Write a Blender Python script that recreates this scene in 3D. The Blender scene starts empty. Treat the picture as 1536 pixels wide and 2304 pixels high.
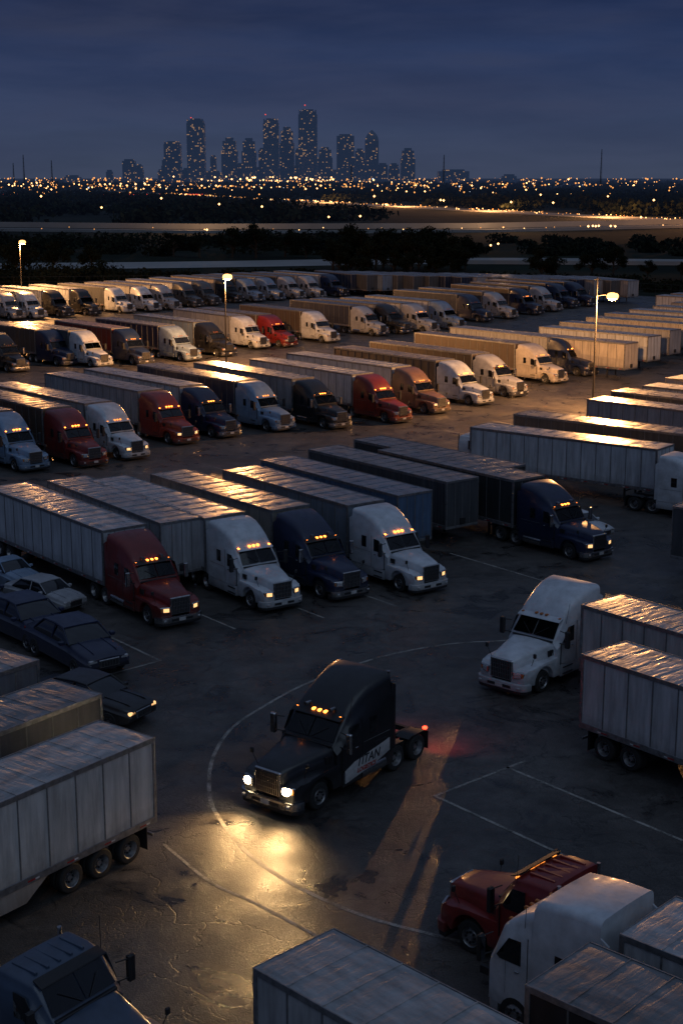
import bpy, bmesh, math, random
import numpy as np
from mathutils import Vector, Matrix, Euler
random.seed(7); np.random.seed(7)
R=math.radians
scene=bpy.context.scene
scene.view_settings.view_transform='Standard'; scene.view_settings.look='None'
scene.view_settings.exposure=0; scene.view_settings.gamma=1
COL=scene.collection

# ---------------------------------------------------------------- materials
def newmat(name):
    m=bpy.data.materials.new(name); m.use_nodes=True
    nt=m.node_tree; b=nt.nodes['Principled BSDF']
    return m,nt,b
def mixc(nt,fac,a,b,mode='MIX'):
    n=nt.nodes.new('ShaderNodeMix'); n.data_type='RGBA'; n.blend_type=mode
    for i,s in ((0,fac),(6,a),(7,b)):
        if isinstance(s,bpy.types.NodeSocket): nt.links.new(s,n.inputs[i])
        elif i==0: n.inputs[0].default_value=s
        else: n.inputs[i].default_value=(*s,1) if len(s)==3 else s
    return n.outputs[2]
def ramp(nt,src,pts):
    r=nt.nodes.new('ShaderNodeValToRGB'); cr=r.color_ramp
    while len(cr.elements)<len(pts): cr.elements.new(.5)
    for e,(q,c) in zip(cr.elements,pts):
        e.position=q; e.color=(c,c,c,1) if not hasattr(c,'__len__') else (*c,1)
    nt.links.new(src,r.inputs[0]); return r.outputs[0]
def noise(nt,vec,scale,detail=4,rough=.55,dist=0):
    n=nt.nodes.new('ShaderNodeTexNoise'); n.inputs['Scale'].default_value=scale
    n.inputs['Detail'].default_value=detail; n.inputs['Roughness'].default_value=rough; n.inputs['Distortion'].default_value=dist
    if vec is not None: nt.links.new(vec,n.inputs['Vector'])
    return n.outputs['Fac']
def mapping(nt,src,scale=(1,1,1),loc=(0,0,0)):
    m=nt.nodes.new('ShaderNodeMapping'); m.inputs['Scale'].default_value=scale; m.inputs['Location'].default_value=loc
    nt.links.new(src,m.inputs['Vector']); return m.outputs[0]
def mathn(nt,op,a,b=None):
    n=nt.nodes.new('ShaderNodeMath'); n.operation=op
    for i,s in enumerate((a,b)):
        if s is None: continue
        if isinstance(s,bpy.types.NodeSocket): nt.links.new(s,n.inputs[i])
        else: n.inputs[i].default_value=s
    return n.outputs[0]
def objvec(nt,rnd=True):
    tc=nt.nodes.new('ShaderNodeTexCoord')
    if not rnd: return tc.outputs['Object']
    oi=nt.nodes.new('ShaderNodeObjectInfo')
    s=mathn(nt,'MULTIPLY',oi.outputs['Random'],97.0)
    cb=nt.nodes.new('ShaderNodeCombineXYZ')
    for i in range(3): nt.links.new(s,cb.inputs[i])
    va=nt.nodes.new('ShaderNodeVectorMath'); va.operation='ADD'
    nt.links.new(tc.outputs['Object'],va.inputs[0]); nt.links.new(cb.outputs[0],va.inputs[1])
    return va.outputs[0]
def bump(nt,b,h,strength,dist):
    n=nt.nodes.new('ShaderNodeBump'); n.inputs['Strength'].default_value=strength; n.inputs['Distance'].default_value=dist
    nt.links.new(h,n.inputs['Height']); nt.links.new(n.outputs[0],b.inputs['Normal'])

def mat_paint():
    m,nt,b=newmat('truck_paint'); v=objvec(nt)
    oi=nt.nodes.new('ShaderNodeObjectInfo')
    d=ramp(nt,noise(nt,v,1.4,6,.65),[(.35,.68),(.65,1.0)])
    c=mixc(nt,1.0,oi.outputs['Color'],d,'MULTIPLY')
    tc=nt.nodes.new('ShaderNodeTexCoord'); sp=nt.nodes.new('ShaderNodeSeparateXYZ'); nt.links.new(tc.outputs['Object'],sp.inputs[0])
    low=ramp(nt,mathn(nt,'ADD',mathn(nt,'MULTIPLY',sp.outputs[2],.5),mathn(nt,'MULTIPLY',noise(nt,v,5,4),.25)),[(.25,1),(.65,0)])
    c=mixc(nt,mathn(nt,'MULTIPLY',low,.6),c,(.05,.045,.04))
    nt.links.new(c,b.inputs['Base Color'])
    nt.links.new(ramp(nt,noise(nt,v,3,5),[(.3,.28),(.7,.5)]),b.inputs['Roughness'])
    b.inputs['Coat Weight'].default_value=.35; b.inputs['Coat Roughness'].default_value=.12
    bump(nt,b,noise(nt,v,2.2,2),.12,.05)
    return m
def mat_plain(name,col,rough=.6,metal=0,var=.3,sc=6,spec=None):
    m,nt,b=newmat(name); v=objvec(nt)
    f=ramp(nt,noise(nt,v,sc,5),[(.3,1-var),(.7,1.0)])
    nt.links.new(mixc(nt,1.0,col,f,'MULTIPLY'),b.inputs['Base Color'])
    b.inputs['Roughness'].default_value=rough; b.inputs['Metallic'].default_value=metal
    return m
def mat_emit(name,col,s,sample=False):
    m,nt,b=newmat(name)
    b.inputs['Base Color'].default_value=(*[min(1,c*.6) for c in col],1)
    b.inputs['Emission Color'].default_value=(*col,1); b.inputs['Emission Strength'].default_value=s
    if not sample:
        try: m.cycles.emission_sampling='NONE'
        except Exception: pass
    return m
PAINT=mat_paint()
DARK=mat_plain('black_plastic',(.018,.018,.02),.55)
STEEL=mat_plain('painted_steel_frame',(.03,.03,.032),.6,.2)
CHROME=mat_plain('chrome_trim',(.55,.55,.56),.22,1.0,.35,9)
GLASS=mat_plain('cab_glass',(.008,.01,.013),.06,0,.2,2); GLASS.node_tree.nodes['Principled BSDF'].inputs['Specular IOR Level'].default_value=.8
TIRE=mat_plain('tire_rubber',(.02,.02,.02),.85,0,.4,12)
RIM=mat_plain('wheel_rim',(.42,.42,.43),.35,.8,.5,10)
LENS=mat_plain('headlight_lens',(.5,.5,.52),.12,.3,.2,9)
MK_OFF=mat_plain('marker_lens_amber',(.45,.13,.02),.3)
MK_ON=mat_emit('marker_lamp_lit',(1,.24,.03),9)
MK_DIM=mat_emit('marker_lamp_faint',(1,.28,.045),2.5)
HL_ON=mat_emit('headlamp_lit',(1,.74,.40),70)
HL_DIM=mat_emit('headlamp_parking_glow',(1,.55,.22),1.5)
RED_OFF=mat_plain('tail_lens_red',(.25,.01,.01),.3)
RED_ON=mat_emit('tail_lamp_lit',(1,.04,.015),8)
PLATE=mat_plain('licence_plate',(.5,.5,.5),.5)

def mat_side():
    m,nt,b=newmat('trailer_side_panel'); v=objvec(nt)
    oi=nt.nodes.new('ShaderNodeObjectInfo')
    streak=ramp(nt,noise(nt,mapping(nt,v,(2.2,2.2,.25)),1.6,6,.65),[(.32,.6),(.62,1.0)])
    bl=ramp(nt,noise(nt,v,.5,5,.6),[(.3,.8),(.7,1.0)])
    c=mixc(nt,1.0,oi.outputs['Color'],streak,'MULTIPLY'); c=mixc(nt,1.0,c,bl,'MULTIPLY')
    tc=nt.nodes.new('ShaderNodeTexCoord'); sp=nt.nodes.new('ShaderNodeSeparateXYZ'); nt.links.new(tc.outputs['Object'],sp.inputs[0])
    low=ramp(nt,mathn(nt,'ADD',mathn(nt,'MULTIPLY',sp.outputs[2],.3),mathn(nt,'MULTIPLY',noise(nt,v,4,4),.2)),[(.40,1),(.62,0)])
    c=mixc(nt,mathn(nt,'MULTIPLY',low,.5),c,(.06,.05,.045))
    nt.links.new(c,b.inputs['Base Color']); b.inputs['Roughness'].default_value=.42
    bump(nt,b,noise(nt,mapping(nt,v,(1,1,.5)),1.3,2),.25,.06)
    return m
def mat_roof():
    m,nt,b=newmat('trailer_roof_sheet'); v=objvec(nt)
    oi=nt.nodes.new('ShaderNodeObjectInfo')
    base=mixc(nt,.45,(.46,.46,.47),oi.outputs['Color'])
    st=ramp(nt,noise(nt,mapping(nt,v,(.5,1.6,1)),1.2,7,.68),[(.33,.45),(.66,1.0)])
    c=mixc(nt,1.0,base,st,'MULTIPLY')
    nt.links.new(c,b.inputs['Base Color'])
    nt.links.new(ramp(nt,noise(nt,v,1.1,5),[(.3,.2),(.7,.44)]),b.inputs['Roughness'])
    b.inputs['Metallic'].default_value=.25
    a=noise(nt,mapping(nt,v,(3.2,.7,1)),1.3,3,.5,.6); a2=noise(nt,v,7,3)
    bump(nt,b,mathn(nt,'ADD',a,mathn(nt,'MULTIPLY',a2,.15)),.55,.05)
    return m
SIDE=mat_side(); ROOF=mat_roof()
RAIL=mat_plain('trailer_aluminium_rail',(.30,.30,.31),.4,.6,.5,5)
SEAM=mat_plain('panel_seam',(.20,.20,.205),.5,.3,.4,5)
TAPE_R=mat_plain('reflective_tape_red',(.4,.02,.02),.4); TAPE_W=mat_plain('reflective_tape_white',(.7,.7,.7),.4)

# ---------------------------------------------------------------- mesh builder
class MB:
    def __init__(s): s.bm=bmesh.new(); s.mats=[]
    def mi(s,m):
        if m not in s.mats: s.mats.append(m)
        return s.mats.index(m)
    def add(s,pb,mat,smooth=False):
        i=s.mi(mat)
        for fc in pb.faces: fc.material_index=i; fc.smooth=smooth
        me=bpy.data.meshes.new('tmp'); pb.to_mesh(me); pb.free(); s.bm.from_mesh(me); bpy.data.meshes.remove(me)
    def box(s,x0,x1,y0,y1,z0,z1,mat,bev=0,M=None,seg=1):
        pb=bmesh.new(); bmesh.ops.create_cube(pb,size=1)
        for v in pb.verts: v.co=Vector(((x0+x1)/2+v.co.x*(x1-x0),(y0+y1)/2+v.co.y*(y1-y0),(z0+z1)/2+v.co.z*(z1-z0)))
        if bev>0: bmesh.ops.bevel(pb,geom=pb.edges[:],offset=bev,segments=seg,affect='EDGES',profile=.6)
        if M is not None: pb.transform(M)
        s.add(pb,mat)
    def cyl(s,p0,p1,r0,mat,r1=None,n=12,smooth=True):
        p0=Vector(p0);p1=Vector(p1); d=p1-p0; pb=bmesh.new()
        bmesh.ops.create_cone(pb,cap_ends=True,segments=n,radius1=r0,radius2=r0 if r1 is None else r1,depth=d.length)
        pb.transform(Matrix.Translation((p0+p1)/2)@d.to_track_quat('Z','Y').to_matrix().to_4x4())
        s.add(pb,mat,smooth)
    def ball(s,c,r,mat,sc=(1,1,1)):
        pb=bmesh.new(); bmesh.ops.create_icosphere(pb,subdivisions=2,radius=r)
        for v in pb.verts: v.co=Vector((c[0]+v.co.x*sc[0],c[1]+v.co.y*sc[1],c[2]+v.co.z*sc[2]))
        s.add(pb,mat,True)
    def prism(s,pts,a0,a1,mat,axis='Y',bev=0,fn=None):
        pb=bmesh.new()
        def mk(q,a): return Vector((q[0],a,q[1])) if axis=='Y' else Vector((q[0],q[1],a)) if axis=='Z' else Vector((a,q[0],q[1]))
        A=[pb.verts.new(mk(q,a0)) for q in pts]; B=[pb.verts.new(mk(q,a1)) for q in pts]
        pb.faces.new(A); pb.faces.new(B[::-1])
        n=len(pts)
        for i in range(n): pb.faces.new((A[i],B[i],B[(i+1)%n],A[(i+1)%n]))
        bmesh.ops.recalc_face_normals(pb,faces=pb.faces[:])
        if bev>0: bmesh.ops.bevel(pb,geom=pb.edges[:],offset=bev,segments=2,affect='EDGES',profile=.6,clamp_overlap=True)
        if fn:
            for v in pb.verts: fn(v.co)
        s.add(pb,mat)
    def loft(s,rings,mat,smooth=True,caps=True):
        pb=bmesh.new(); RR=[[pb.verts.new(q) for q in r] for r in rings]; n=len(RR[0])
        for a,b in zip(RR,RR[1:]):
            for i in range(n): pb.faces.new((a[i],a[(i+1)%n],b[(i+1)%n],b[i]))
        if caps: pb.faces.new(RR[0]); pb.faces.new(RR[-1][::-1])
        bmesh.ops.recalc_face_normals(pb,faces=pb.faces[:])
        s.add(pb,mat,smooth)
    def lathe(s,prof,c,mat,n=20,smooth=True):
        rings=[]
        for k in range(n):
            a=2*math.pi*k/n
            rings.append([Vector((c[0]+r*math.cos(a),c[1]+y,c[2]+r*math.sin(a))) for r,y in prof])
        pb=bmesh.new(); RR=[[pb.verts.new(q) for q in r] for r in rings]; m=len(prof)
        for k in range(n):
            a=RR[k]; b=RR[(k+1)%n]
            for i in range(m-1): pb.faces.new((a[i],a[i+1],b[i+1],b[i]))
        bmesh.ops.recalc_face_normals(pb,faces=pb.faces[:])
        s.add(pb,mat,smooth)
    def wheel(s,x,y,r=.5,w=.3,side=1,dual=False,n=20):
        for k in range(2 if dual else 1):
            yo=y-side*k*w*1.05
            pr=[(r*.58,-.02),(r*.62,.01),(r*.9,.0),(r*.985,-.04),(r,-.09),(r,-w+.09),(r*.985,-w+.04),(r*.9,-w),(r*.55,-w)]
            s.lathe([(a,side*b) for a,b in pr],(x,yo,r),TIRE,n)
        if dual: pr=[(0,-.10),(r*.18,-.10),(r*.2,-.16),(r*.42,-.2),(r*.5,-.12),(r*.57,-.005),(r*.6,.005),(r*.6,-.03)]
        else: pr=[(0,.02),(r*.2,.02),(r*.22,-.03),(r*.42,-.02),(r*.5,-.08),(r*.57,-.01),(r*.6,.012),(r*.6,-.03)]
        s.lathe([(a,side*b) for a,b in pr],(x,y,r),RIM,n)
        for k in range(8):
            a=2*math.pi*k/8; yy=y+side*(-.17 if dual else -.02)
            s.box(x+r*.32*math.cos(a)-.025,x+r*.32*math.cos(a)+.025,min(yy,yy+side*.05),max(yy,yy+side*.05),r+r*.32*math.sin(a)-.025,r+r*.32*math.sin(a)+.025,DARK)
    def mesh(s,name,angle=35):
        me=bpy.data.meshes.new(name); s.bm.to_mesh(me); s.bm.free()
        for m in s.mats: me.materials.append(m)
        try: me.set_sharp_from_angle(angle=R(angle))
        except Exception: pass
        return me
def place(me,name,x,y,ang,col=(.5,.5,.5),z=0,scale=(1,1,1)):
    o=bpy.data.objects.new(name,me); o.location=(x,y,z); o.rotation_euler=(0,0,R(ang)); o.color=(*col,1); o.scale=scale
    COL.objects.link(o); return o

def ring(x,hw,zb,zt,r,hwt=None,crown=0.0,belt=None,lean=0):
    if hwt is None: hwt=hw
    r=min(r,hwt*.9,(zt-zb)*.8)
    if belt is None: belt=zt-r
    belt=min(belt,zt-r)
    L=[(hw,zb),(hw,zb+(belt-zb)*.5),(hw,belt),((hw+hwt)/2,(belt+zt-r)/2),(hwt,zt-r)]
    for k in (1,2,3,4):
        a=math.pi/2*k/4; L.append((hwt-r+r*math.cos(a),zt-r+r*math.sin(a)))
    L.append(((hwt-r)*.5,zt+crown*.75))
    pts=[(y,z) for y,z in L]+[(0,zt+crown)]+[(-y,z) for y,z in reversed(L)]
    return [Vector((x+lean*abs(q[0])/hw,q[0],q[1])) for q in pts]

def tractor(style,head='off',mark='on',tail='off'):
    b=MB()
    day=style=='day'; coe=style=='coe'
    fr=-7.55 if not day else -6.6
    arch=[(-1.32+.66*math.cos(a),.5+.68*math.sin(a)) for a in [math.pi*k/10 for k in range(10,-1,-1)]]
    HL={'off':LENS,'on':HL_ON,'dim':HL_DIM}[head]
    if not coe:
        b.loft([ring(-.10,.56,.78,1.55,.14,.52,.01,1.2),ring(-.22,.62,.74,1.66,.16,.56,.03,1.3),ring(-.6,.72,.7,1.74,.18,.66,.04,1.4),
            ring(-1.3,.88,.7,1.85,.2,.82,.05,1.5),ring(-1.9,1.0,.7,1.93,.22,.94,.05,1.5),ring(-2.3,1.08,.7,1.98,.22,1.02,.04,1.55)],PAINT)
        b.box(-2.1,-.3,-.02,.02,1.6,1.71,PAINT,.005)
        for sd in (1,-1):
            for k in range(4): b.box(-2.15+k*.09,-2.10+k*.09,min(sd*.98,sd*1.05),max(sd*.98,sd*1.05),1.45,1.7,DARK)
        poly=[(-.06,.62),(-.04,.9),(-.12,1.12),(-.35,1.26),(-.8,1.36),(-1.3,1.40),(-1.8,1.40),(-2.3,1.42),(-2.45,1.3),(-2.45,.5)]+arch
        def taper(c):
            if c.x>-.8:
                t=(c.x+.8)/.8; s_=1 if c.y>0 else -1
                if abs(c.y)>.8: c.y=s_*(abs(c.y)-.20*t*t); c.x-=.16*t*(abs(c.y)-.6)
            if abs(c.y)>1.0 and c.z>1.25: c.z-=.06
        for sd in (1,-1): b.prism(poly,sd*.45,sd*1.2,PAINT,'Y',.05,taper)
        b.box(-.14,-.03,-.53,.53,.70,1.60,CHROME,.04)
        b.box(-.06,-.015,-.46,.46,.76,1.53,DARK,.01)
        for k in range(11):
            y=-.42+.084*k; b.box(-.025,.0,y-.012,y+.012,.78,1.51,CHROME)
        for k in range(1,4):
            z=.78+k*.19; b.box(-.03,-.006,-.44,.44,z-.008,z+.008,CHROME)
        bx=0
    else:
        bx=-1.75
        for k in range(6): b.box(-1.84,-1.80,-.7,.7,.85+k*.12,.92+k*.12,DARK,.005)
    bp=[(.08,-.75),(.08,.75),(.02,1.0),(-.14,1.16),(-.42,1.22),(-.42,.6),(-.12,.5),(-.12,-.5),(-.42,-.6),(-.42,-1.22),(-.14,-1.16),(.02,-1.0)]
    bp=[(q[0]+bx,q[1]) for q in bp]
    b.prism(bp,.34,.64,CHROME if style=='std' else PAINT,'Z',.03)
    b.prism([(q[0]-.03,q[1]*.985) for q in bp],.2,.34,DARK,'Z',.02)
    b.box(bx+.075,bx+.095,-.55,.55,.42,.54,DARK,.005)
    b.box(bx+.096,bx+.112,-.17,.17,.40,.57,PLATE,.004)
    for sd in (1,-1):
        M=Matrix.Translation((-.10+bx,sd*.80,1.0 if not coe else .8))@Matrix.Rotation(sd*R(22),4,'Z')
        b.box(-.08,.05,-.24,.24,-.15,.15,CHROME,.03,M)
        b.box(-.03,.065,-.20,.10,-.11,.11,HL,.03,M) if sd>0 else b.box(-.03,.065,-.10,.20,-.11,.11,HL,.03,M)
        if head=='on':
            pb_c=M@Vector((.07,-sd*.05,0)); b.ball(pb_c,.16,HL,(.6,1,.9))
        b.box(-.03,.062,.12,.21,-.10,.10,MK_OFF,.02,M) if sd>0 else b.box(-.03,.062,-.21,-.12,-.10,.10,MK_OFF,.02,M)
        b.box(bx+.06,bx+.10,sd*.9-.07,sd*.9+.07,.44,.54,LENS,.02)
    if style=='std':
        prof=[(-2.22,1.16,1.99,.12,1.0,1.7,.0),(-2.34,1.2,2.16,.14,1.02,1.8,.0),(-2.80,1.24,2.78,.18,1.05,2.3,.02),(-2.92,1.24,2.92,.22,1.04,2.4,.03),(-3.15,1.25,3.17,.28,1.02,2.45,.05),
              (-3.6,1.25,3.49,.32,1.03,2.5,.06),(-4.1,1.25,3.74,.34,1.06,2.55,.06),(-4.6,1.25,3.88,.34,1.12,2.6,.06),(-5.0,1.25,3.93,.3,1.16,2.7,.05),(-5.25,1.25,3.92,.26,1.17,2.7,.05)]
    elif style=='aero':
        prof=[(-2.22,1.16,1.99,.12,1.0,1.7,.0),(-2.34,1.2,2.16,.14,1.02,1.8,.0),(-2.78,1.24,2.76,.18,1.08,2.3,.02),(-2.9,1.24,2.95,.24,1.08,2.4,.03),(-3.05,1.25,3.2,.32,1.06,2.45,.05),
              (-3.35,1.25,3.48,.36,1.07,2.5,.05),(-3.8,1.25,3.74,.34,1.1,2.6,.05),(-4.4,1.25,3.92,.28,1.16,2.7,.03),(-5.0,1.25,3.97,.22,1.2,2.8,.02),(-5.25,1.25,3.97,.2,1.2,2.8,.02)]
    elif coe:
        prof=[(-1.82,1.14,1.85,.12,1.08,1.6,.0),(-1.95,1.2,2.1,.14,1.1,1.8,.0),(-2.22,1.24,2.80,.16,1.1,2.3,.02),(-2.4,1.25,2.98,.2,1.1,2.5,.03),(-2.75,1.25,3.22,.26,1.1,2.6,.04),
              (-3.2,1.25,3.45,.28,1.12,2.7,.04),(-3.24,1.25,3.72,.25,1.18,2.9,.03),(-3.4,1.25,3.85,.22,1.2,3.0,.03),(-4.4,1.25,3.97,.2,1.2,3.0,.03),(-5.25,1.25,3.97,.2,1.2,3.0,.03)]
    else:
        prof=[(-2.22,1.16,1.99,.12,1.0,1.7,.0),(-2.34,1.2,2.16,.14,1.02,1.8,.0),(-2.72,1.24,2.72,.18,1.06,2.3,.02),(-2.86,1.24,2.82,.14,1.08,2.4,.03),(-3.3,1.25,2.88,.12,1.12,2.5,.04),(-3.95,1.25,2.9,.12,1.12,2.5,.04),(-4.05,1.25,2.87,.12,1.12,2.5,.04)]
        for k in range(5): b.box(-3.9,-3.05,-.78+k*.36,-.70+k*.36,2.86,2.945,PAINT,.012)
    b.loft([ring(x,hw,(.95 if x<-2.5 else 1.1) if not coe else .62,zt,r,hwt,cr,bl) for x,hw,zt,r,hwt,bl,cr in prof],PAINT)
    if coe:
        # corrugated side panel at the rear of the sleeper
        for sd in (1,-1):
            for k in range(9): b.box(-5.2,-4.75,min(sd*1.245,sd*1.262),max(sd*1.245,sd*1.262),1.1+k*.2,1.15+k*.2,PAINT,.004)
    x0,z0,x1,z1=(-2.27,2.10,-2.735,2.70) if not coe else (-1.96,2.12,-2.2,2.74)
    d=Vector((x1-x0,0,z1-z0)).normalized(); nrm=Vector((d.z,0,-d.x))
    for sd in (1,-1):
        pb=bmesh.new(); rows=[]
        for k in range(4):
            t=k/3; row=[]
            for j in range(5):
                u=j/4; hw=.97-.06*t
                q=Vector((x0+(x1-x0)*t,sd*(.02+u*(hw-.02)),z0+(z1-z0)*t))+nrm*(.075-.055*u*u)
                row.append(pb.verts.new(q))
            rows.append(row)
        for k in range(3):
            for j in range(4): pb.faces.new((rows[k][j],rows[k][j+1],rows[k+1][j+1],rows[k+1][j]))
        bmesh.ops.solidify(pb,geom=pb.faces[:],thickness=.03)
        bmesh.ops.recalc_face_normals(pb,faces=pb.faces[:])
        b.add(pb,GLASS,True)
        b.cyl(Vector((x0,sd*.1,z0))+nrm*.1,Vector((x0+(x1-x0)*.6,sd*.6,z0+(z1-z0)*.6))+nrm*.1,.012,DARK,n=5)
    if not coe:
        b.box(-2.3,-2.15,-.95,.95,1.96,2.03,DARK,.02)
        b.prism([(-2.60,2.80),(-2.58,2.77),(-2.86,2.86),(-2.88,2.92)],-1.0,1.0,DARK if style!='aero' else PAINT,'Y',.005)
    for sd in (1,-1):
        y0=sd*1.245; y1=sd*1.262
        def sidep(pts,mat,a=y0,c=y1,bev=.006): b.prism(pts,a,c,mat,'Y',bev)
        ox=.40 if coe else 0
        sidep([(-2.52+ox,2.0),(-2.86+ox*.9,2.58),(-3.30+ox,2.60),(-3.30+ox,1.92),(-2.62+ox,1.92)],GLASS)
        if not day:
            sidep([(-3.95,2.0),(-3.95,2.62),(-4.35,2.62),(-4.35,2.0)],GLASS)
            b.box(-3.52+ox,-3.50+ox,min(sd*1.245,sd*1.256),max(sd*1.245,sd*1.256),1.0,2.75,DARK)
            b.box(-5.1,-3.6,min(sd*1.245,sd*1.255),max(sd*1.245,sd*1.255),1.78,1.80,SEAM)
            b.box(-4.9,-4.2,min(sd*1.245,sd*1.258),max(sd*1.245,sd*1.258),1.1,1.6,PAINT,.004)
        b.box(-2.42,-2.405,min(sd*1.21,sd*1.25),max(sd*1.21,sd*1.25),1.0,1.95,DARK)
        b.box(-3.25+ox,-3.12+ox,min(y0,sd*1.285),max(y0,sd*1.285),1.70,1.75,CHROME,.01)
        mx=.5 if coe else 0
        b.cyl((-2.42+mx,sd*1.15,2.5),(-2.32+mx,sd*1.52,2.48),.02,DARK,n=6); b.cyl((-2.42+mx,sd*1.15,1.95),(-2.32+mx,sd*1.52,1.95),.02,DARK,n=6)
        b.box(-2.40+mx,-2.26+mx,sd*1.56-.11,sd*1.56+.11,1.82,2.58,DARK if style!='std' else CHROME,.04)
        b.box(-2.415+mx,-2.40+mx,sd*1.56-.09,sd*1.56+.09,1.86,2.54,GLASS)
        if not coe:
            b.cyl((-.75,sd*.95,1.3),(-.68,sd*1.12,1.72),.012,DARK,n=5); b.box(-.73,-.63,sd*1.14-.07,sd*1.14+.07,1.7,1.9,DARK,.03)
        sk=-5.35 if not day else -4.2
        s0=-2.46 if not coe else -3.4
        b.prism([(s0,.42),(s0,.98),(sk,.98),(sk,.42)],sd*.85,sd*1.22,PAINT,'Y',.04)
        if not coe:
            b.box(-3.3,-2.6,min(sd*1.2,sd*1.25),max(sd*1.2,sd*1.25),.50,.56,DARK,.01); b.box(-3.3,-2.6,min(sd*1.2,sd*1.25),max(sd*1.2,sd*1.25),.78,.84,DARK,.01)
        if style=='std': b.cyl((-3.5,sd*.98,.60),(-4.9,sd*.98,.60),.30,CHROME,n=18)
        if not day: b.prism([(-5.24,1.0),(-5.24,3.55),(-5.5,3.4),(-5.5,1.0)],sd*1.16,sd*1.22,PAINT,'Y',.01)
        else: b.cyl((-4.2,sd*.95,.9),(-4.2,sd*.95,3.0),.06,CHROME,n=10)
        if style=='std': b.cyl((-5.36,sd*1.0,1.0),(-5.36,sd*1.0,3.9),.065,CHROME,n=10)
    MK={'on':MK_ON,'off':MK_OFF,'dim':MK_DIM}[mark]
    zt=prof[3][2]
    for y in (-.88,-.24,0,.24,.88):
        zz=zt-(.06 if abs(y)<.5 else .12)
        b.box(prof[3][0]+.0,prof[3][0]+.15,y-.055,y+.055,zz,zz+.085,MK,.02)
    if style=='std':
        for y in (-.5,.5): b.cyl((-3.0,y,zt+.14),(-2.72,y,zt+.13),.05,CHROME,r1=.08,n=8)
    b.cyl((-2.9,1.12,2.7),(-3.0,1.2,3.6),.008,DARK,n=4)
    for sd in (1,-1): b.box(fr,-1.0,sd*.45-.05,sd*.45+.05,.72,.95,STEEL,.01)
    for x in (-5.6,-6.3,fr+.1): b.box(x-.06,x+.06,-.4,.4,.74,.93,STEEL)
    b.box(-5.75,-5.3,-.6,.6,.5,.98,STEEL,.02)
    b.box(-5.9,-5.35,-.42,.42,.955,.985,RIM)
    fx=(fr+1.35)
    b.prism([(fx+.55,-.42),(fx+.55,.42),(fx-.1,.48),(fx-.55,.3),(fx-.55,.1),(fx-.15,.05),(fx-.15,-.05),(fx-.55,-.1),(fx-.55,-.3),(fx-.1,-.48)],1.06,1.13,STEEL,'Z',.01)
    b.box(fx-.25,fx+.25,-.45,.45,.95,1.06,STEEL)
    for x in (fr+.65,fr+1.95):
        b.cyl((x,-.9,.5),(x,.9,.5),.1,STEEL,n=8)
        for sd in (1,-1):
            b.wheel(x,sd*1.2,.5,.27,sd,True,20)
            b.prism([(x-.56,.98),(x-.4,1.06),(x+.4,1.06),(x+.56,.98),(x+.38,1.02),(x-.38,1.02)],sd*.66,sd*1.21,DARK,'Y')
    wx=-1.32 if not coe else -2.75
    for sd in (1,-1):
        b.wheel(wx,sd*(1.13 if not coe else 1.262),.5,.29,sd,False,20)
        b.box(fr-.02,fr,sd*.93-.28,sd*.93+.28,.25,.95,DARK)
    b.cyl((wx,-.9,.5),(wx,.9,.5),.08,STEEL,n=8)
    if not coe: b.box(-2.2,-.4,-.4,.4,.45,.8,STEEL)
    TLm=RED_ON if tail=='on' else RED_OFF
    for sd in (1,-1): b.box(fr-.06,fr+.0,sd*.5-.16,sd*.5+.16,.74,.86,TLm,.01)
    if tail=='on':
        for sd in (1,-1): b.box(fr-.12,fr+.02,sd*1.05-.07,sd*1.05+.07,.97,1.07,TLm,.02)
    b.box(fr-.02,fr+.06,-.7,.7,.72,.92,STEEL,.01)
    return b.mesh('tractor_'+style)

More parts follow.
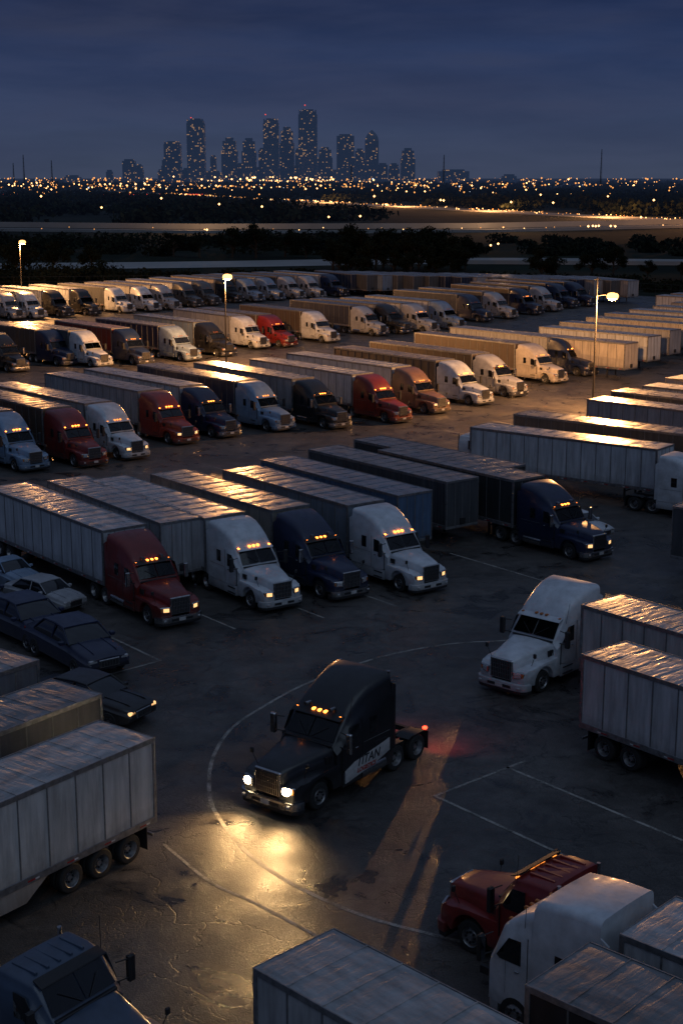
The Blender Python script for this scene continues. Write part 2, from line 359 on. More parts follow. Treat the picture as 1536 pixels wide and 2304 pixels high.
def trailer(L,axles=2,kind='van'):
    b=MB(); w=1.32; zb,zt=1.15,4.05
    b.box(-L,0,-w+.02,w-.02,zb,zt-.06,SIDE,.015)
    for sd in (1,-1):
        ya,yb=(sd*(w-.03),sd*(w+.012)); y0,y1=min(ya,yb),max(ya,yb)
        b.box(-L-.01,.01,y0,y1,zb-.10,zb+.14,RAIL,.008); b.box(-L-.01,.01,y0,y1,zt-.17,zt+.004,RAIL,.008)
        n=int(L/1.22)
        if kind=='van':
            for k in range(1,n+1):
                x=-L*k/(n+1); b.box(x-.022,x+.022,sd*w-.02 if sd>0 else -w-.004,w+.004 if sd>0 else -w+.02,zb+.14,zt-.17,SEAM)
        else:
            x=-.18
            while x>-L+.15:
                b.box(x-.07,x+.07,min(sd*(w-.03),sd*(w+.006)),max(sd*(w-.03),sd*(w+.006)),zb+.145,zt-.175,SIDE,.02); x-=.28
        x=-.4
        while x>-L+.3:
            b.box(x-.30,x,min(sd*(w+.010),sd*(w+.016)),max(sd*(w+.010),sd*(w+.016)),zb-.03,zb+.02,TAPE_R); b.box(x-.46,x-.30,min(sd*(w+.010),sd*(w+.016)),max(sd*(w+.010),sd*(w+.016)),zb-.03,zb+.02,TAPE_W); x-=1.6
        for x in (-.06,-L+.06):
            b.box(x-.06,x+.06,min(sd*(w-.03),sd*(w+.016)),max(sd*(w-.03),sd*(w+.016)),zb-.1,zt-.02,RAIL,.01)
        b.box(-L*.5-.06,-L*.5+.06,min(sd*w,sd*(w+.03)),max(sd*w,sd*(w+.03)),zb-.02,zb+.05,MK_OFF,.01)
    nx=int(L/.3); ny=8; pb=bmesh.new(); g=[]
    for i in range(nx+1):
        row=[]
        for j in range(ny+1):
            x=-L*i/nx; y=-w+.04+(2*w-.08)*j/ny
            e=0 if j in (0,ny) or i in (0,nx) else 1
            z=zt-.02+e*(.008*math.sin(i*math.pi/2)+random.uniform(-.014,.014)+.018)
            row.append(pb.verts.new((x,y,z)))
        g.append(row)
    for i in range(nx):
        for j in range(ny): pb.faces.new((g[i][j],g[i][j+1],g[i+1][j+1],g[i+1][j]))
    bmesh.ops.recalc_face_normals(pb,faces=pb.faces[:])
    if sum(fc.normal.z for fc in pb.faces)<0: bmesh.ops.reverse_faces(pb,faces=pb.faces[:])
    b.add(pb,ROOF,True)
    for k in range(1,int(L/1.22)+1):
        x=-L*k/(int(L/1.22)+1); b.box(x-.012,x+.012,-w+.03,w-.03,zt-.015,zt+.012,ROOF)
    for x,s_ in ((0,1),(-L,-1)):
        b.box(min(x,x+s_*.03),max(x,x+s_*.03),-w,w,zt-.14,zt+.0,RAIL,.008)
        b.box(min(x,x+s_*.03),max(x,x+s_*.03),-w,w,zb-.1,zb+.06,RAIL,.008)
        for sd in (1,-1): b.box(min(x,x+s_*.03),max(x,x+s_*.03),sd*w-.06 if sd>0 else -w,w if sd>0 else -w+.06,zb+.06,zt-.14,RAIL,.008)
    for y in (-.6,0,.6): b.box(-.005,.012,y-.02,y+.02,zb+.1,zt-.15,SEAM)
    b.box(0,.10,-.2,.2,zb+.1,zb+.5,DARK,.02)
    b.box(-L-.012,-L+.0,-.012,.012,zb+.06,zt-.14,DARK)
    for y in (-.75,-.35,.35,.75): b.cyl((-L-.045,y,zb),(-L-.045,y,zt-.15),.018,RAIL,n=6)
    for y in (-1.2,1.2):
        for z in (1.5,2.2,2.9,3.6): b.box(-L-.03,-L,y-.09,y+.09,z-.03,z+.03,RAIL)
    for y in (-1.1,-.1,.1,1.1): b.box(-L-.045,-L-.02,y-.08,y+.08,zb-.08,zb-.0,RED_OFF,.01)
    b.box(-L-.02,-L+.06,-1.15,1.15,.50,.60,RAIL,.01)
    for y in (-.6,.6): b.box(-L,-L+.05,y-.04,y+.04,.6,zb-.05,RAIL)
    for sd in (1,-1): b.box(-L+.2,-.3,sd*.5-.05,sd*.5+.05,.93,zb-.02,STEEL)
    k=-.8
    while k>-L: b.box(k-.04,k+.04,-w+.06,w-.06,zb-.10,zb-.0,STEEL); k-=1.2
    for sd in (1,-1):
        b.box(-2.6,-2.48,sd*.85-.06,sd*.85+.06,.12,zb-.05,STEEL,.01); b.box(-2.7,-2.38,sd*.85-.14,sd*.85+.14,.0,.05,STEEL,.005)
    b.box(-2.57,-2.51,-.8,.8,.7,.76,STEEL)
    xs=[-L+1.2+1.28*k for k in range(axles)]
    b.box(-L+.5,xs[-1]+.8,-.55,.55,.62,.93,STEEL,.02)
    for x in xs:
        b.cyl((x,-.9,.5),(x,.9,.5),.08,STEEL,n=8)
        for sd in (1,-1): b.wheel(x,sd*1.25,.5,.27,sd,True,20)
    for sd in (1,-1): b.box(-L+.42,-L+.44,sd*.97-.3,sd*.97+.3,.2,1.0,DARK)
    if axles==3:
        for sd in (1,-1): b.prism([(xs[-1]+1.0,1.04),(xs[-1]+1.9,.45),(-3.2,.45),(-3.2,1.04)],sd*1.26,sd*1.29,SIDE,'Y',.005)
    return b.mesh('trailer')

TR={}
def getT(*k):
    if k not in TR: TR[k]=tractor(*k)
    return TR[k]
TL={}
def getL(*k):
    if k not in TL: TL[k]=trailer(*k)
    return TL[k]

WHITE=(.58,.61,.65); CREAM=(.55,.49,.42); RED=(.17,.014,.011); ORED=(.24,.028,.015); NAVY=(.010,.018,.055); BLACK=(.012,.012,.014)
BLUG=(.20,.27,.38); DBLU=(.015,.026,.065); TAN=(.20,.11,.07); SILV=(.36,.37,.40); DGRAY=(.08,.085,.095); BROWN=(.10,.07,.055); SKYB=(.09,.15,.25); LBL=(.22,.31,.44)
def truck(x,y,ang,col,st='std',hd='off',mk='on',tr=None,L=14,kind='van',ax=2,tail='off',dang=0,gap=5.85,sc=(1.03,1.08,1.0)):
    o=place(getT(st,hd,mk,tail),'semi_truck_tractor',x,y,ang,col,scale=sc)
    if tr is not None:
        a=R(ang); lone(x-math.cos(a)*gap,y-math.sin(a)*gap,ang+dang,tr,L,kind,ax)
    return o
def lone(x,y,ang,col,L=14,kind='van',ax=2):
    return place(getL(L,ax,kind),'shipping_container_trailer' if kind=='cont' else 'semi_trailer',x,y,ang,col)

# ---------------------------------------------------------------- camera
H=22.0; p=math.atan(752/3300)
cam=bpy.data.cameras.new('camera'); co=bpy.data.objects.new('camera',cam); COL.objects.link(co)
co.location=(0,0,H); co.rotation_euler=(math.pi/2-p,0,0)
cam.sensor_fit='VERTICAL'; cam.sensor_height=36; cam.sensor_width=24; cam.lens=36*3300/2304
cam.clip_start=.5; cam.clip_end=60000
scene.camera=co

# ---------------------------------------------------------------- world
w=bpy.data.worlds.new('World'); scene.world=w; w.use_nodes=True
nt=w.node_tree; bg=nt.nodes['Background']
tc=nt.nodes.new('ShaderNodeTexCoord'); sp=nt.nodes.new('ShaderNodeSeparateXYZ'); nt.links.new(tc.outputs['Generated'],sp.inputs[0])
cl=noise(nt,mapping(nt,tc.outputs['Generated'],(2.2,2.2,20)),1.4,7,.52,.25)
cl2=noise(nt,mapping(nt,tc.outputs['Generated'],(6,6,34),(3,1,0)),1.5,6,.55,.3)
zz=mathn(nt,'ADD',sp.outputs[2],mathn(nt,'MULTIPLY',mathn(nt,'SUBTRACT',cl,.5),.05))
grad=ramp(nt,zz,[(0,(.046,.062,.108)),(.03,(.036,.055,.114)),(.07,(.022,.041,.108)),(.115,(.011,.023,.074)),(.35,(.043,.064,.122)),(1,(.11,.15,.235))])
pk=ramp(nt,mathn(nt,'ADD',mathn(nt,'MULTIPLY',cl,.6),mathn(nt,'MULTIPLY',cl2,.4)),[(.42,0),(.64,1)])
cc=mixc(nt,mathn(nt,'MULTIPLY',pk,.45),grad,(.040,.047,.084))
dk=ramp(nt,cl2,[(.34,.88),(.62,1.05)])
cc=mixc(nt,1.0,cc,dk,'MULTIPLY')
sky=nt.nodes.new('ShaderNodeTexSky'); sky.sky_type='NISHITA'; sky.sun_disc=False; sky.sun_elevation=R(1); sky.sun_rotation=R(150)
add=mixc(nt,.002,cc,sky.outputs[0],'ADD')
nt.links.new(add,bg.inputs[0]); bg.inputs[1].default_value=1.0
def sun(e,az,st,ang,col):  # added soft bluish fill lamp, brighter than the dusk sky would give
    l=bpy.data.lights.new('added_fill_light','SUN'); l.energy=st; l.angle=R(ang); l.color=col
    o=bpy.data.objects.new('added_fill_light',l); COL.objects.link(o)
    d=Vector((math.cos(R(e))*math.sin(R(az)),math.cos(R(e))*math.cos(R(az)),math.sin(R(e))))
    o.rotation_euler=d.to_track_quat('Z','Y').to_euler()
sun(45,150,.28,60,(.60,.79,1.0))

def pl(name,x,y,z,power,col,rad=.25):
    l=bpy.data.lights.new(name,'POINT'); l.energy=power; l.color=col; l.shadow_soft_size=rad
    o=bpy.data.objects.new(name,l); COL.objects.link(o); o.location=(x,y,z); return o

# ---------------------------------------------------------------- ground
def sheet(name,pts,z,mat):
    me=bpy.data.meshes.new(name); me.from_pydata([(x,y,z) for x,y in pts],[],[list(range(len(pts)))]); me.materials.append(mat)
    if me.polygons[0].normal.z<0: me.flip_normals()
    o=bpy.data.objects.new(name,me); COL.objects.link(o); return o
m,nt,b=newmat('asphalt'); v=objvec(nt,False)
big=ramp(nt,noise(nt,v,.11,6,.65,.5),[(.32,.5),(.68,1.3)])
mid_=ramp(nt,noise(nt,v,.8,8,.75),[(.32,.5),(.68,1.3)])
fine=ramp(nt,noise(nt,v,18,3,.85),[(.32,.4),(.68,1.7)])
c=mixc(nt,1,(.078,.071,.066),big,'MULTIPLY'); c=mixc(nt,1,c,mid_,'MULTIPLY'); c=mixc(nt,1,c,fine,'MULTIPLY')
warp=nt.nodes.new('ShaderNodeVectorMath'); warp.operation='ADD'
nz=nt.nodes.new('ShaderNodeTexNoise'); nz.inputs['Scale'].default_value=.8; nz.inputs['Detail'].default_value=6; nt.links.new(v,nz.inputs['Vector'])
sc_=nt.nodes.new('ShaderNodeVectorMath'); sc_.operation='SCALE'; sc_.inputs[3].default_value=2.6; nt.links.new(nz.outputs['Color'],sc_.inputs[0])
nt.links.new(v,warp.inputs[0]); nt.links.new(sc_.outputs[0],warp.inputs[1])
vo=nt.nodes.new('ShaderNodeTexVoronoi'); vo.feature='DISTANCE_TO_EDGE'; vo.inputs['Scale'].default_value=.22; nt.links.new(warp.outputs[0],vo.inputs['Vector'])
vo2=nt.nodes.new('ShaderNodeTexVoronoi'); vo2.feature='DISTANCE_TO_EDGE'; vo2.inputs['Scale'].default_value=2.0; nt.links.new(warp.outputs[0],vo2.inputs['Vector'])
crk=mathn(nt,'MULTIPLY',ramp(nt,vo.outputs[0],[(.002,1),(.010,0)]),ramp(nt,noise(nt,v,.3,3),[(.40,0),(.55,1)])); crk2=ramp(nt,vo2.outputs[0],[(.01,.8),(.06,0)])
cm=mathn(nt,'MULTIPLY',crk2,ramp(nt,noise(nt,v,.2,4),[(.48,0),(.60,1)]))
crack=mathn(nt,'MAXIMUM',crk,cm)
c=mixc(nt,mathn(nt,'MULTIPLY',crack,.7),c,(.010,.010,.010))
oil=ramp(nt,noise(nt,v,.36,7,.66,.9),[(.53,0),(.62,1)])
c=mixc(nt,mathn(nt,'MULTIPLY',oil,.75),c,(.012,.012,.013))
nt.links.new(c,b.inputs['Base Color'])
rg=mixc(nt,oil,ramp(nt,noise(nt,v,.5,6),[(.3,.34),(.7,.62)]),(.24,.24,.24))
nt.links.new(rg,b.inputs['Roughness'])
hh=mathn(nt,'SUBTRACT',mathn(nt,'ADD',mathn(nt,'MULTIPLY',noise(nt,v,16,3,.8),.7),mathn(nt,'MULTIPLY',noise(nt,v,1.4,5),.5)),mathn(nt,'MULTIPLY',crack,.4))
bump(nt,b,hh,.55,.045)
ASPH=m
def haze_emission(nt,b,col,k):  # paints aerial haze into a material as emission growing with world Y
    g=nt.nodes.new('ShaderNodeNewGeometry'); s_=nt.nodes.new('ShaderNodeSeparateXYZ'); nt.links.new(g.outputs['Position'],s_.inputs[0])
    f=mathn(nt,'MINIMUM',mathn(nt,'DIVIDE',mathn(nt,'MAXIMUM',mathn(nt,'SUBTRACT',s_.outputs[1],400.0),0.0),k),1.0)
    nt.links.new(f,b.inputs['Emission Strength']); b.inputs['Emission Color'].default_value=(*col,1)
m,nt,b=newmat('dark_grassland'); v=objvec(nt,False)
c=ramp(nt,noise(nt,v,.02,8,.7,.5),[(.3,(.008,.011,.009)),(.5,(.016,.021,.015)),(.7,(.034,.032,.027))])
far=ramp(nt,noise(nt,v,.0035,5,.6),[(.35,.6),(.7,1.5)])
nt.links.new(mixc(nt,1,c,far,'MULTIPLY'),b.inputs['Base Color']); b.inputs['Roughness'].default_value=1; b.inputs['Specular IOR Level'].default_value=.05
haze_emission(nt,b,(.014,.021,.046),4600)  # distance haze painted on the land as bluish emission
try: m.cycles.emission_sampling='NONE'
except Exception: pass
LAND=m
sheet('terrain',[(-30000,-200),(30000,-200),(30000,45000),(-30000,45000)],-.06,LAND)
sheet('parking_lot_pavement',[(-140,-20),(140,-20),(140,215),(75,268),(45,292),(8,312),(-70,300),(-140,270)],0,ASPH)

m,nt,b=newmat('worn_line_paint'); v=objvec(nt,False)
wear=ramp(nt,mathn(nt,'ADD',mathn(nt,'MULTIPLY',noise(nt,v,1.1,6,.7),.6),mathn(nt,'MULTIPLY',noise(nt,v,12,3,.8),.4)),[(.40,0),(.58,1)])
nt.links.new(mixc(nt,wear,(.05,.048,.045),(.36,.34,.31)),b.inputs['Base Color']); b.inputs['Roughness'].default_value=.65
LINE=m
def ribbon(pts,w_=.16,z=.006,mat=None,smooth=True,name='painted_line'):
    P=[Vector((a,c_,0)) for a,c_ in pts]
    if smooth and len(P)>2:
        Q=[]
        E=[P[0]*2-P[1]]+P+[P[-1]*2-P[-2]]
        for i in range(1,len(E)-2):
            for k in range(8):
                t=k/8; a,b_,c_,d=E[i-1],E[i],E[i+1],E[i+2]
                Q.append(.5*((2*b_)+(-a+c_)*t+(2*a-5*b_+4*c_-d)*t*t+(-a+3*b_-3*c_+d)*t**3))
        Q.append(P[-1]); P=Q
    V=[];F=[]
    for i,q in enumerate(P):
        d=(P[min(i+1,len(P)-1)]-P[max(i-1,0)]).normalized(); n=Vector((-d.y,d.x,0))*w_/2
        V+=[(q.x+n.x,q.y+n.y,z),(q.x-n.x,q.y-n.y,z)]
        if i: k=2*i; F.append((k-2,k-1,k+1,k))
    me=bpy.data.meshes.new(name); me.from_pydata(V,[],F); me.materials.append(mat or LINE)
    if me.polygons[0].normal.z<0: me.flip_normals()
    o=bpy.data.objects.new(name,me); COL.objects.link(o); return o
ribbon([(9.5,68.6),(7.8,68.3),(5.0,67.7),(1.7,65.7),(-1.4,62.3),(-3.2,59.4),(-4.5,56.6),(-5.0,53.3),(-4.8,49.9),(-4.2,47.7),(-3.1,45.2),(-1.7,43.2),(-.1,41.6),(1.1,40.7),(2.4,40.0),(4.5,38.9)],.15)
ribbon([(-6.0,45.9),(-4.2,43.2),(-2.7,41.8),(-.6,39.6),(.6,38.2)],.12)
ribbon([(7.1,53.2),(3.4,49.9)],.13,smooth=False); ribbon([(3.35,49.95),(7.7,44.7)],.13,.010,smooth=False)
ribbon([(6.3,52.6),(11.6,46.2)],.13,smooth=False)
ribbon([(-14.5,72.9),(-8.4,65.2)],.13,smooth=False); ribbon([(-8.45,65.25),(-11.3,62.6)],.13,.010,smooth=False)
ribbon([(6.5,85.4),(11.5,78.9)],.13,smooth=False)
for k in range(9):
    x=-21+k*5.0; y=107.5+k*3.1+max(0,k-4)*1.8
    ribbon([(x,y),(x+5.0,y-6.4)],.13,smooth=False)
for k,(x,y) in enumerate([(-5.6,70.6),(-1.2,72.5),(2.6,74.6)]): ribbon([(x-3.6,y+4.6),(x+.3,y-.4)],.11,smooth=False)

# ---------------------------------------------------------------- vehicles
ha=-128
hero=truck(-2.65,48.4,ha,(.010,.011,.014),'std','on','on',tail='on',sc=(1.06,1.14,1.03))
def spot(name,x,y,z,ang,down,power,size,col):
    l=bpy.data.lights.new(name,'SPOT'); l.energy=power; l.color=col; l.spot_size=R(size); l.spot_blend=1.0; l.shadow_soft_size=.1
    o=bpy.data.objects.new(name,l); COL.objects.link(o); o.location=(x,y,z)
    d=Vector((math.cos(R(ang))*math.cos(R(down)),math.sin(R(ang))*math.cos(R(down)),-math.sin(R(down))))
    o.rotation_euler=d.to_track_quat('-Z','Y').to_euler(); return o
def hpt(o,lx,ly,lz): return o.matrix_basis@Vector((lx,ly,lz))
for sd in (1,-1):
    q=hpt(hero,.24,sd*.78,1.05); spot('headlamp_beam',q.x,q.y,q.z,ha+sd*6+18,20,560,112,(1,.58,.22))
    spot('headlamp_beam',q.x,q.y,q.z,ha+sd*6+18,15,560,56,(1,.60,.25))
for sd in (1,-1):
    q=hpt(hero,-7.85,sd*1.05,1.02); spot('tail_lamp_glow',q.x,q.y,q.z,ha+180-20,48,95,105,(1,.05,.03))

WH=mat_plain('sign_white',(.46,.46,.46),.45); INK=mat_plain('sign_ink_dark',(.03,.03,.035),.5); REDI=mat_plain('sign_ink_red',(.35,.03,.025),.5)
def decal(parent,txt,lx,lz,size,mat,side=1,shear=.25,y=1.27,name='lettering'):
    cu=bpy.data.curves.new('t','FONT'); cu.body=txt; cu.size=size; cu.extrude=.003; cu.shear=shear; cu.offset=.006
    o=bpy.data.objects.new('t',cu); COL.objects.link(o)
    dg=bpy.context.evaluated_depsgraph_get(); me=bpy.data.meshes.new_from_object(o.evaluated_get(dg)); bpy.data.objects.remove(o)
    me.materials.clear(); me.materials.append(mat)
    t=bpy.data.objects.new(name,me); COL.objects.link(t); t.parent=parent
    if side>0: t.location=(lx,y,lz); t.rotation_euler=(math.pi/2,0,math.pi)
    else: t.location=(lx,-y,lz); t.rotation_euler=(math.pi/2,0,0)
    return t
def panel(parent,pts,side,mat,y0=1.245,y1=1.262,name='sign_panel'):
    b=MB(); b.prism(pts,side*y0,side*y1,mat,'Y',.003); me=b.mesh(name); o=bpy.data.objects.new(name,me); COL.objects.link(o); o.parent=parent; return o
panel(hero,[(-2.55,.55),(-2.55,1.0),(-3.1,1.22),(-5.1,1.5),(-5.1,1.02),(-4.2,.78)],1,WH,1.23,1.262)
decal(hero,'TITAN',-3.15,1.0,.46,INK,1); decal(hero,'LOGISTICS',-3.2,.76,.22,REDI,1)

wr=truck(6.9,60.7,-132,WHITE,'aero','off','off',sc=(1.08,1.12,1.02))
lone(19.6,79.5,-128,DGRAY,14)
lone(20.6,42.4,-50.5,(.58,.58,.60),16.2)
lone(20.8,50.0,-51,(.52,.51,.50),15)
lone(27.6,60.0,-51,SILV,15); lone(31.0,64.0,-51,DGRAY,15)
a=R(-127); lone(-7.2+math.cos(a)*14,46.2+math.sin(a)*14,-127,(.60,.58,.56),14,'van',3)
lone(-9.6+math.cos(a)*14,50.4+math.sin(a)*14,-127,DGRAY,14)
lone(-12.6+math.cos(a)*14,54.2+math.sin(a)*14,-127,(.15,.17,.20),14)
bt=lone(9.4,21.2,-45.5,(.46,.455,.45),15)
rt=truck(3.55,40.5,137,(.22,.016,.012),'day','off','dim',sc=(1,1.02,1.02))
wt=truck(3.4,37.5,137,WHITE,'coe','off','off',tr=(.58,.58,.60),L=15,sc=(1,1.02,1.03))
decal(wt,'FREIGHT',-4.35,1.35,.26,REDI,1,.0,1.268); decal(wt,'CARRIERS INC.',-4.35,1.18,.12,INK,1,.0,1.268)
lone(5.1,31.2,137,(.02,.022,.028),15)
truck(-4.5,31.4,-37,(.05,.075,.12),'day','off','off')
truck(-8.9,33.3,-40,SILV,'day','off','off')
# ---- row A
rA=truck(-8.0,70.5,-54,RED,'std','dim','on',tr=WHITE,L=14,dang=2)
lone(-8.6,76.9,-54,SILV,14.0)
truck(-3.0,73.3,-55,WHITE,'aero','dim','on',tr=WHITE,L=13,dang=3)
truck(.6,75.3,-54,NAVY,'std','off','on',tr=(.30,.28,.25),L=13,dang=2)
truck(4.9,76.6,-53,WHITE,'aero','dim','on',tr=(.20,.24,.29),L=13)
lone(4.3,83.9,-52.5,SKYB,14,'cont'); lone(7.4,87.8,-52,DGRAY,14,'cont'); lone(10.8,91.8,-50.5,(.05,.05,.052),14,'cont')
truck(15.2,83.6,-52,NAVY,'std','dim','on',tr=(.04,.045,.05),L=13,gap=6.0)
decal(rA,'RELAY',-4.6,.55,.38,WH,-1,y=1.235)
# ---- row B
B=[(-27.3,108,LBL,'aero',WHITE),(-23.3,110.3,LBL,'aero',BROWN),(-19.1,112.1,RED,'aero',BROWN),(-16.2,115.1,WHITE,'aero',SILV),(-12.9,122.0,ORED,'aero',SILV),(-9.5,125.3,NAVY,'std',WHITE),
   (-4.9,128.5,LBL,'aero',DBLU),(.1,129.9,BLACK,'std',SILV),(5.7,133.1,ORED,'aero',WHITE),(9.6,138.5,TAN,'aero',WHITE),(14.3,143.9,WHITE,'aero',BROWN),(18.4,149.6,SILV,'std',BROWN),(24.0,159.5,CREAM,'aero',BROWN),(28.4,165.8,NAVY,'aero',SILV)]
for i,(x,y,c,st,tc_) in enumerate(B):
    truck(x,y,-50+random.uniform(-2,2),c,st,'dim' if i in (3,4,9) else 'off','on' if i%3 else 'dim',tr=tc_,L=16,dang=random.uniform(-1,2))
# ---- row C
C=[(-41,163,BLACK,'std',WHITE),(-37.0,169.3,BLACK,'std',DGRAY),(-32.3,175.0,NAVY,'aero',BROWN),(-28.0,173.6,WHITE,'aero',DGRAY),(-23.4,176.0,DBLU,'aero',RED),(-18.0,179.5,BLUG,'aero',DBLU),(-14.0,184.5,BLACK,'std',BLUG),(-10.2,192.8,WHITE,'aero',SILV),
   (-6.6,194.9,RED,'aero',BROWN),(-1.0,200.3,WHITE,'aero',BROWN),(6.0,209,SILV,'std',NAVY),(9.5,211.9,BLACK,'std',SILV),(13.5,213.2,SILV,'aero',WHITE),(17.8,217.7,BLUG,'aero',WHITE),(23.0,230.0,DBLU,'aero',DGRAY),(27.5,235.1,SILV,'aero',DGRAY),(32.5,242,DBLU,'aero',BROWN),(36.5,247.9,SILV,'aero',DGRAY),(40.4,254.7,DBLU,'aero',DBLU),(44,258.3,NAVY,'std',DGRAY)]
for i,(x,y,c,st,tc_) in enumerate(C):
    truck(x,y,-49+random.uniform(-2,2),c,st,'off','dim' if i%4==0 else 'off',tr=tc_,L=14,dang=random.uniform(-2,2))
D=[(-55,232,WHITE),(-51,234,SILV),(-47.8,235.1,WHITE),(-44,238.2,BLACK),(-40.2,241.3,BLACK),(-35,245,WHITE),(-31.0,247.9,WHITE),(-27.9,251,SILV),(-24.7,256.5,DGRAY),(-21.9,260.2,DGRAY),(-18.2,265.8,BLACK),(-14.6,267.7,BLUG),(-11,270.7,BLUG),(-7.3,273.7,SILV),(-3.6,275.8,SILV),(.7,279.9,NAVY)]
for i,(x,y,c) in enumerate(D):
    truck(x,y,-48+random.uniform(-2,2),c,'aero','off','off',tr=random.choice([WHITE,SILV,CREAM,DGRAY,WHITE]),L=14,dang=random.uniform(-2,2))
for k in range(18):
    lone(3+k*2.9,283-k*1.0+random.uniform(-1,1),-60+random.uniform(-2,2),random.choice([SILV,DGRAY,BLUG,DBLU]),14)
# ---- right-hand cluster
truck(26.2,93.6,-37,WHITE,'aero','off','off')
lone(22.2,99.0,-37.5,WHITE,15)
truck(13.2,109.0,-30,WHITE,'day','off','off')
lone(26.5,104.0,-40,(.12,.10,.085),16)
for (x,y,c,L) in [(31.5,112.5,SILV,14),(34.5,117.5,DGRAY,14),(38.0,121,WHITE,14),(41,126,SILV,14),(44.5,131,BROWN,14),(47.5,136.5,CREAM,14),(51,142,WHITE,14)]:
    lone(x,y,-42+random.uniform(-1.5,1.5),c,L)
for (x,y,c) in [(32.4,164.0,CREAM),(36.5,171.5,WHITE),(40.5,178.5,SILV),(45,185,CREAM),(48.5,191,SILV),(52.5,196.5,WHITE),(57,202,WHITE),(61,208,SILV)]:
    lone(x,y,-44+random.uniform(-2,2),c,16)
for (x,y,c) in [(42,164,WHITE),(46.5,170,DBLU),(51,176,WHITE),(56,181,SILV)]:
    truck(x,y,-140+random.uniform(-3,3),c,'aero','off','off')
for k in range(7): lone(62+k*3.2,222+k*4,-42,random.choice([WHITE,CREAM,SILV]),16)
o=truck(8.5,222,120,BLACK,'day','off','off',tail='on')

# ---------------------------------------------------------------- cars
def car(kind='car',lens=None):
    b=MB(); Lc=4.8 if kind=='car' else 5.4; w_=.92; lens=lens or LENS
    zs=[(0.0,.5,.74),(-.10,.34,.82),(-.5,.3,.90),(-.9,.3,.95),(-1.45,.3,1.0),(-Lc+1.0,.3,1.02 if kind=='car' else 1.05),(-Lc+.15,.35,1.0),(-Lc,.5,.9)]
    hwx={0.0:.74,-.10:.84}
    b.loft([ring(x,hwx.get(x,w_ if x>-Lc+.01 else w_*.88),z0,z1,.14,hwx.get(x,w_)*.91,.04,z1-.22) for x,z0,z1 in zs],PAINT)
    for y in (-.45,.45): b.prism([(-.2,.86),(-1.4,1.0),(-1.4,1.05),(-.3,.93)],y-.02,y+.02,PAINT,'Y',.008)
    x0=-1.35; x1=-Lc+.75 if kind=='car' else -3.5
    b.loft([ring(x0,.84,.95,1.02,.04,.82),ring(x0-.65,.84,.95,1.42,.1,.70,.02,1.02),ring(x0-1.2,.84,.95,1.48,.1,.68,.02,1.02),ring(x1+.6,.84,.95,1.45,.1,.68,.02,1.02),ring(x1,.82,.95,1.03,.04,.8)],GLASS)
    b.loft([ring(x0-.62,.70,1.40,1.445,.02,.68,.01),ring(x0-1.2,.71,1.45,1.51,.02,.69,.01),ring(x1+.62,.70,1.42,1.475,.02,.68,.01)],PAINT)
    for sd in (1,-1):
        # door pillars and side creases
        b.cyl((x0-1.25,sd*.85,1.0),(x0-1.2,sd*.70,1.46),.03,PAINT,n=6)
        b.cyl((x0+.0,sd*.83,1.0),(x0-.65,sd*.69,1.43),.025,PAINT,n=6)
        b.cyl((x1,sd*.81,1.0),(x1+.6,sd*.68,1.45),.03,PAINT,n=6)
        for x in (-.85,-Lc+.95): b.wheel(x,sd*.95,.34,.22,sd,False,16)
        b.box(-.14,.0,sd*.60-.16,sd*.60+.16,.62,.75,lens,.03); b.box(-Lc-.01,-Lc+.08,sd*.72-.13,sd*.72+.13,.7,.88,RED_OFF,.02)
        b.box(x0-.32,x0-.15,sd*1.0-.1,sd*1.0+.1,.98,1.12,PAINT,.03)
    if kind=='pickup': b.box(-5.25,-3.6,-.76,.76,1.02,1.075,DARK,.01)
    b.box(-.02,.025,-.40,.40,.44,.72,CHROME,.02); b.box(.02,.032,-.36,.36,.48,.68,DARK,.008)
    for k in range(7): b.box(.03,.04,-.33+k*.11-.008,-.33+k*.11+.008,.49,.67,CHROME)
    return b.mesh('car')
CAR=car(); CARL=car('car',HL_DIM); PICK=car('pickup')
place(PICK,'parked_pickup_truck',16.4,88.3,-50,WHITE); place(CAR,'parked_car',-13.7,72.9,-38,SILV); place(PICK,'parked_pickup_truck',-16.8,76.9,-45,LBL)
place(CAR,'parked_car',-10.4,62.7,-52,NAVY,scale=(1.3,1.3,1.35)); place(CAR,'parked_car',-13.3,66.6,-48,NAVY,scale=(1.3,1.3,1.35))
place(CARL,'parked_car',-8.1,56.8,-30,BLACK,scale=(1.15,1.15,1.15))
place(PICK,'parked_pickup_truck',-17.2,71.0,-48,DBLU,scale=(1.2,1.2,1.3))

# ---------------------------------------------------------------- lamps
LAMP=mat_emit('sodium_lamp_globe',(1,.44,.12),4.5)
POLE=mat_plain('lamp_pole_steel',(.05,.045,.042),.6,.3)
def lamp(x,y,h,dirn,arm,top=0):
    b=MB()
    b.cyl((0,0,0),(0,0,h+top),.11,POLE,r1=.06,n=12); b.cyl((0,0,0),(0,0,.5),.25,POLE,n=12)
    c_,s_=math.cos(R(dirn)),math.sin(R(dirn))
    if top: b.cyl((-.3,0,h+top-.2),(.3,0,h+top-.2),.04,POLE,n=6)
    b.cyl((0,0,h-.1),(arm*c_,arm*s_,h+.05),.045,POLE,n=8)
    M=Matrix.Translation((arm*c_,arm*s_,h+.06))@Matrix.Rotation(R(dirn),4,'Z')
    b.box(-.40,.45,-.2,.2,.10,.26,POLE,.06,M)
    b.ball((arm*c_,arm*s_,h-.12),.50,LAMP,(1.15,1.15,.8))
    place(b.mesh('street_lamp'),'street_lamp',x,y,0); return (x+arm*c_,y+arm*s_,h)
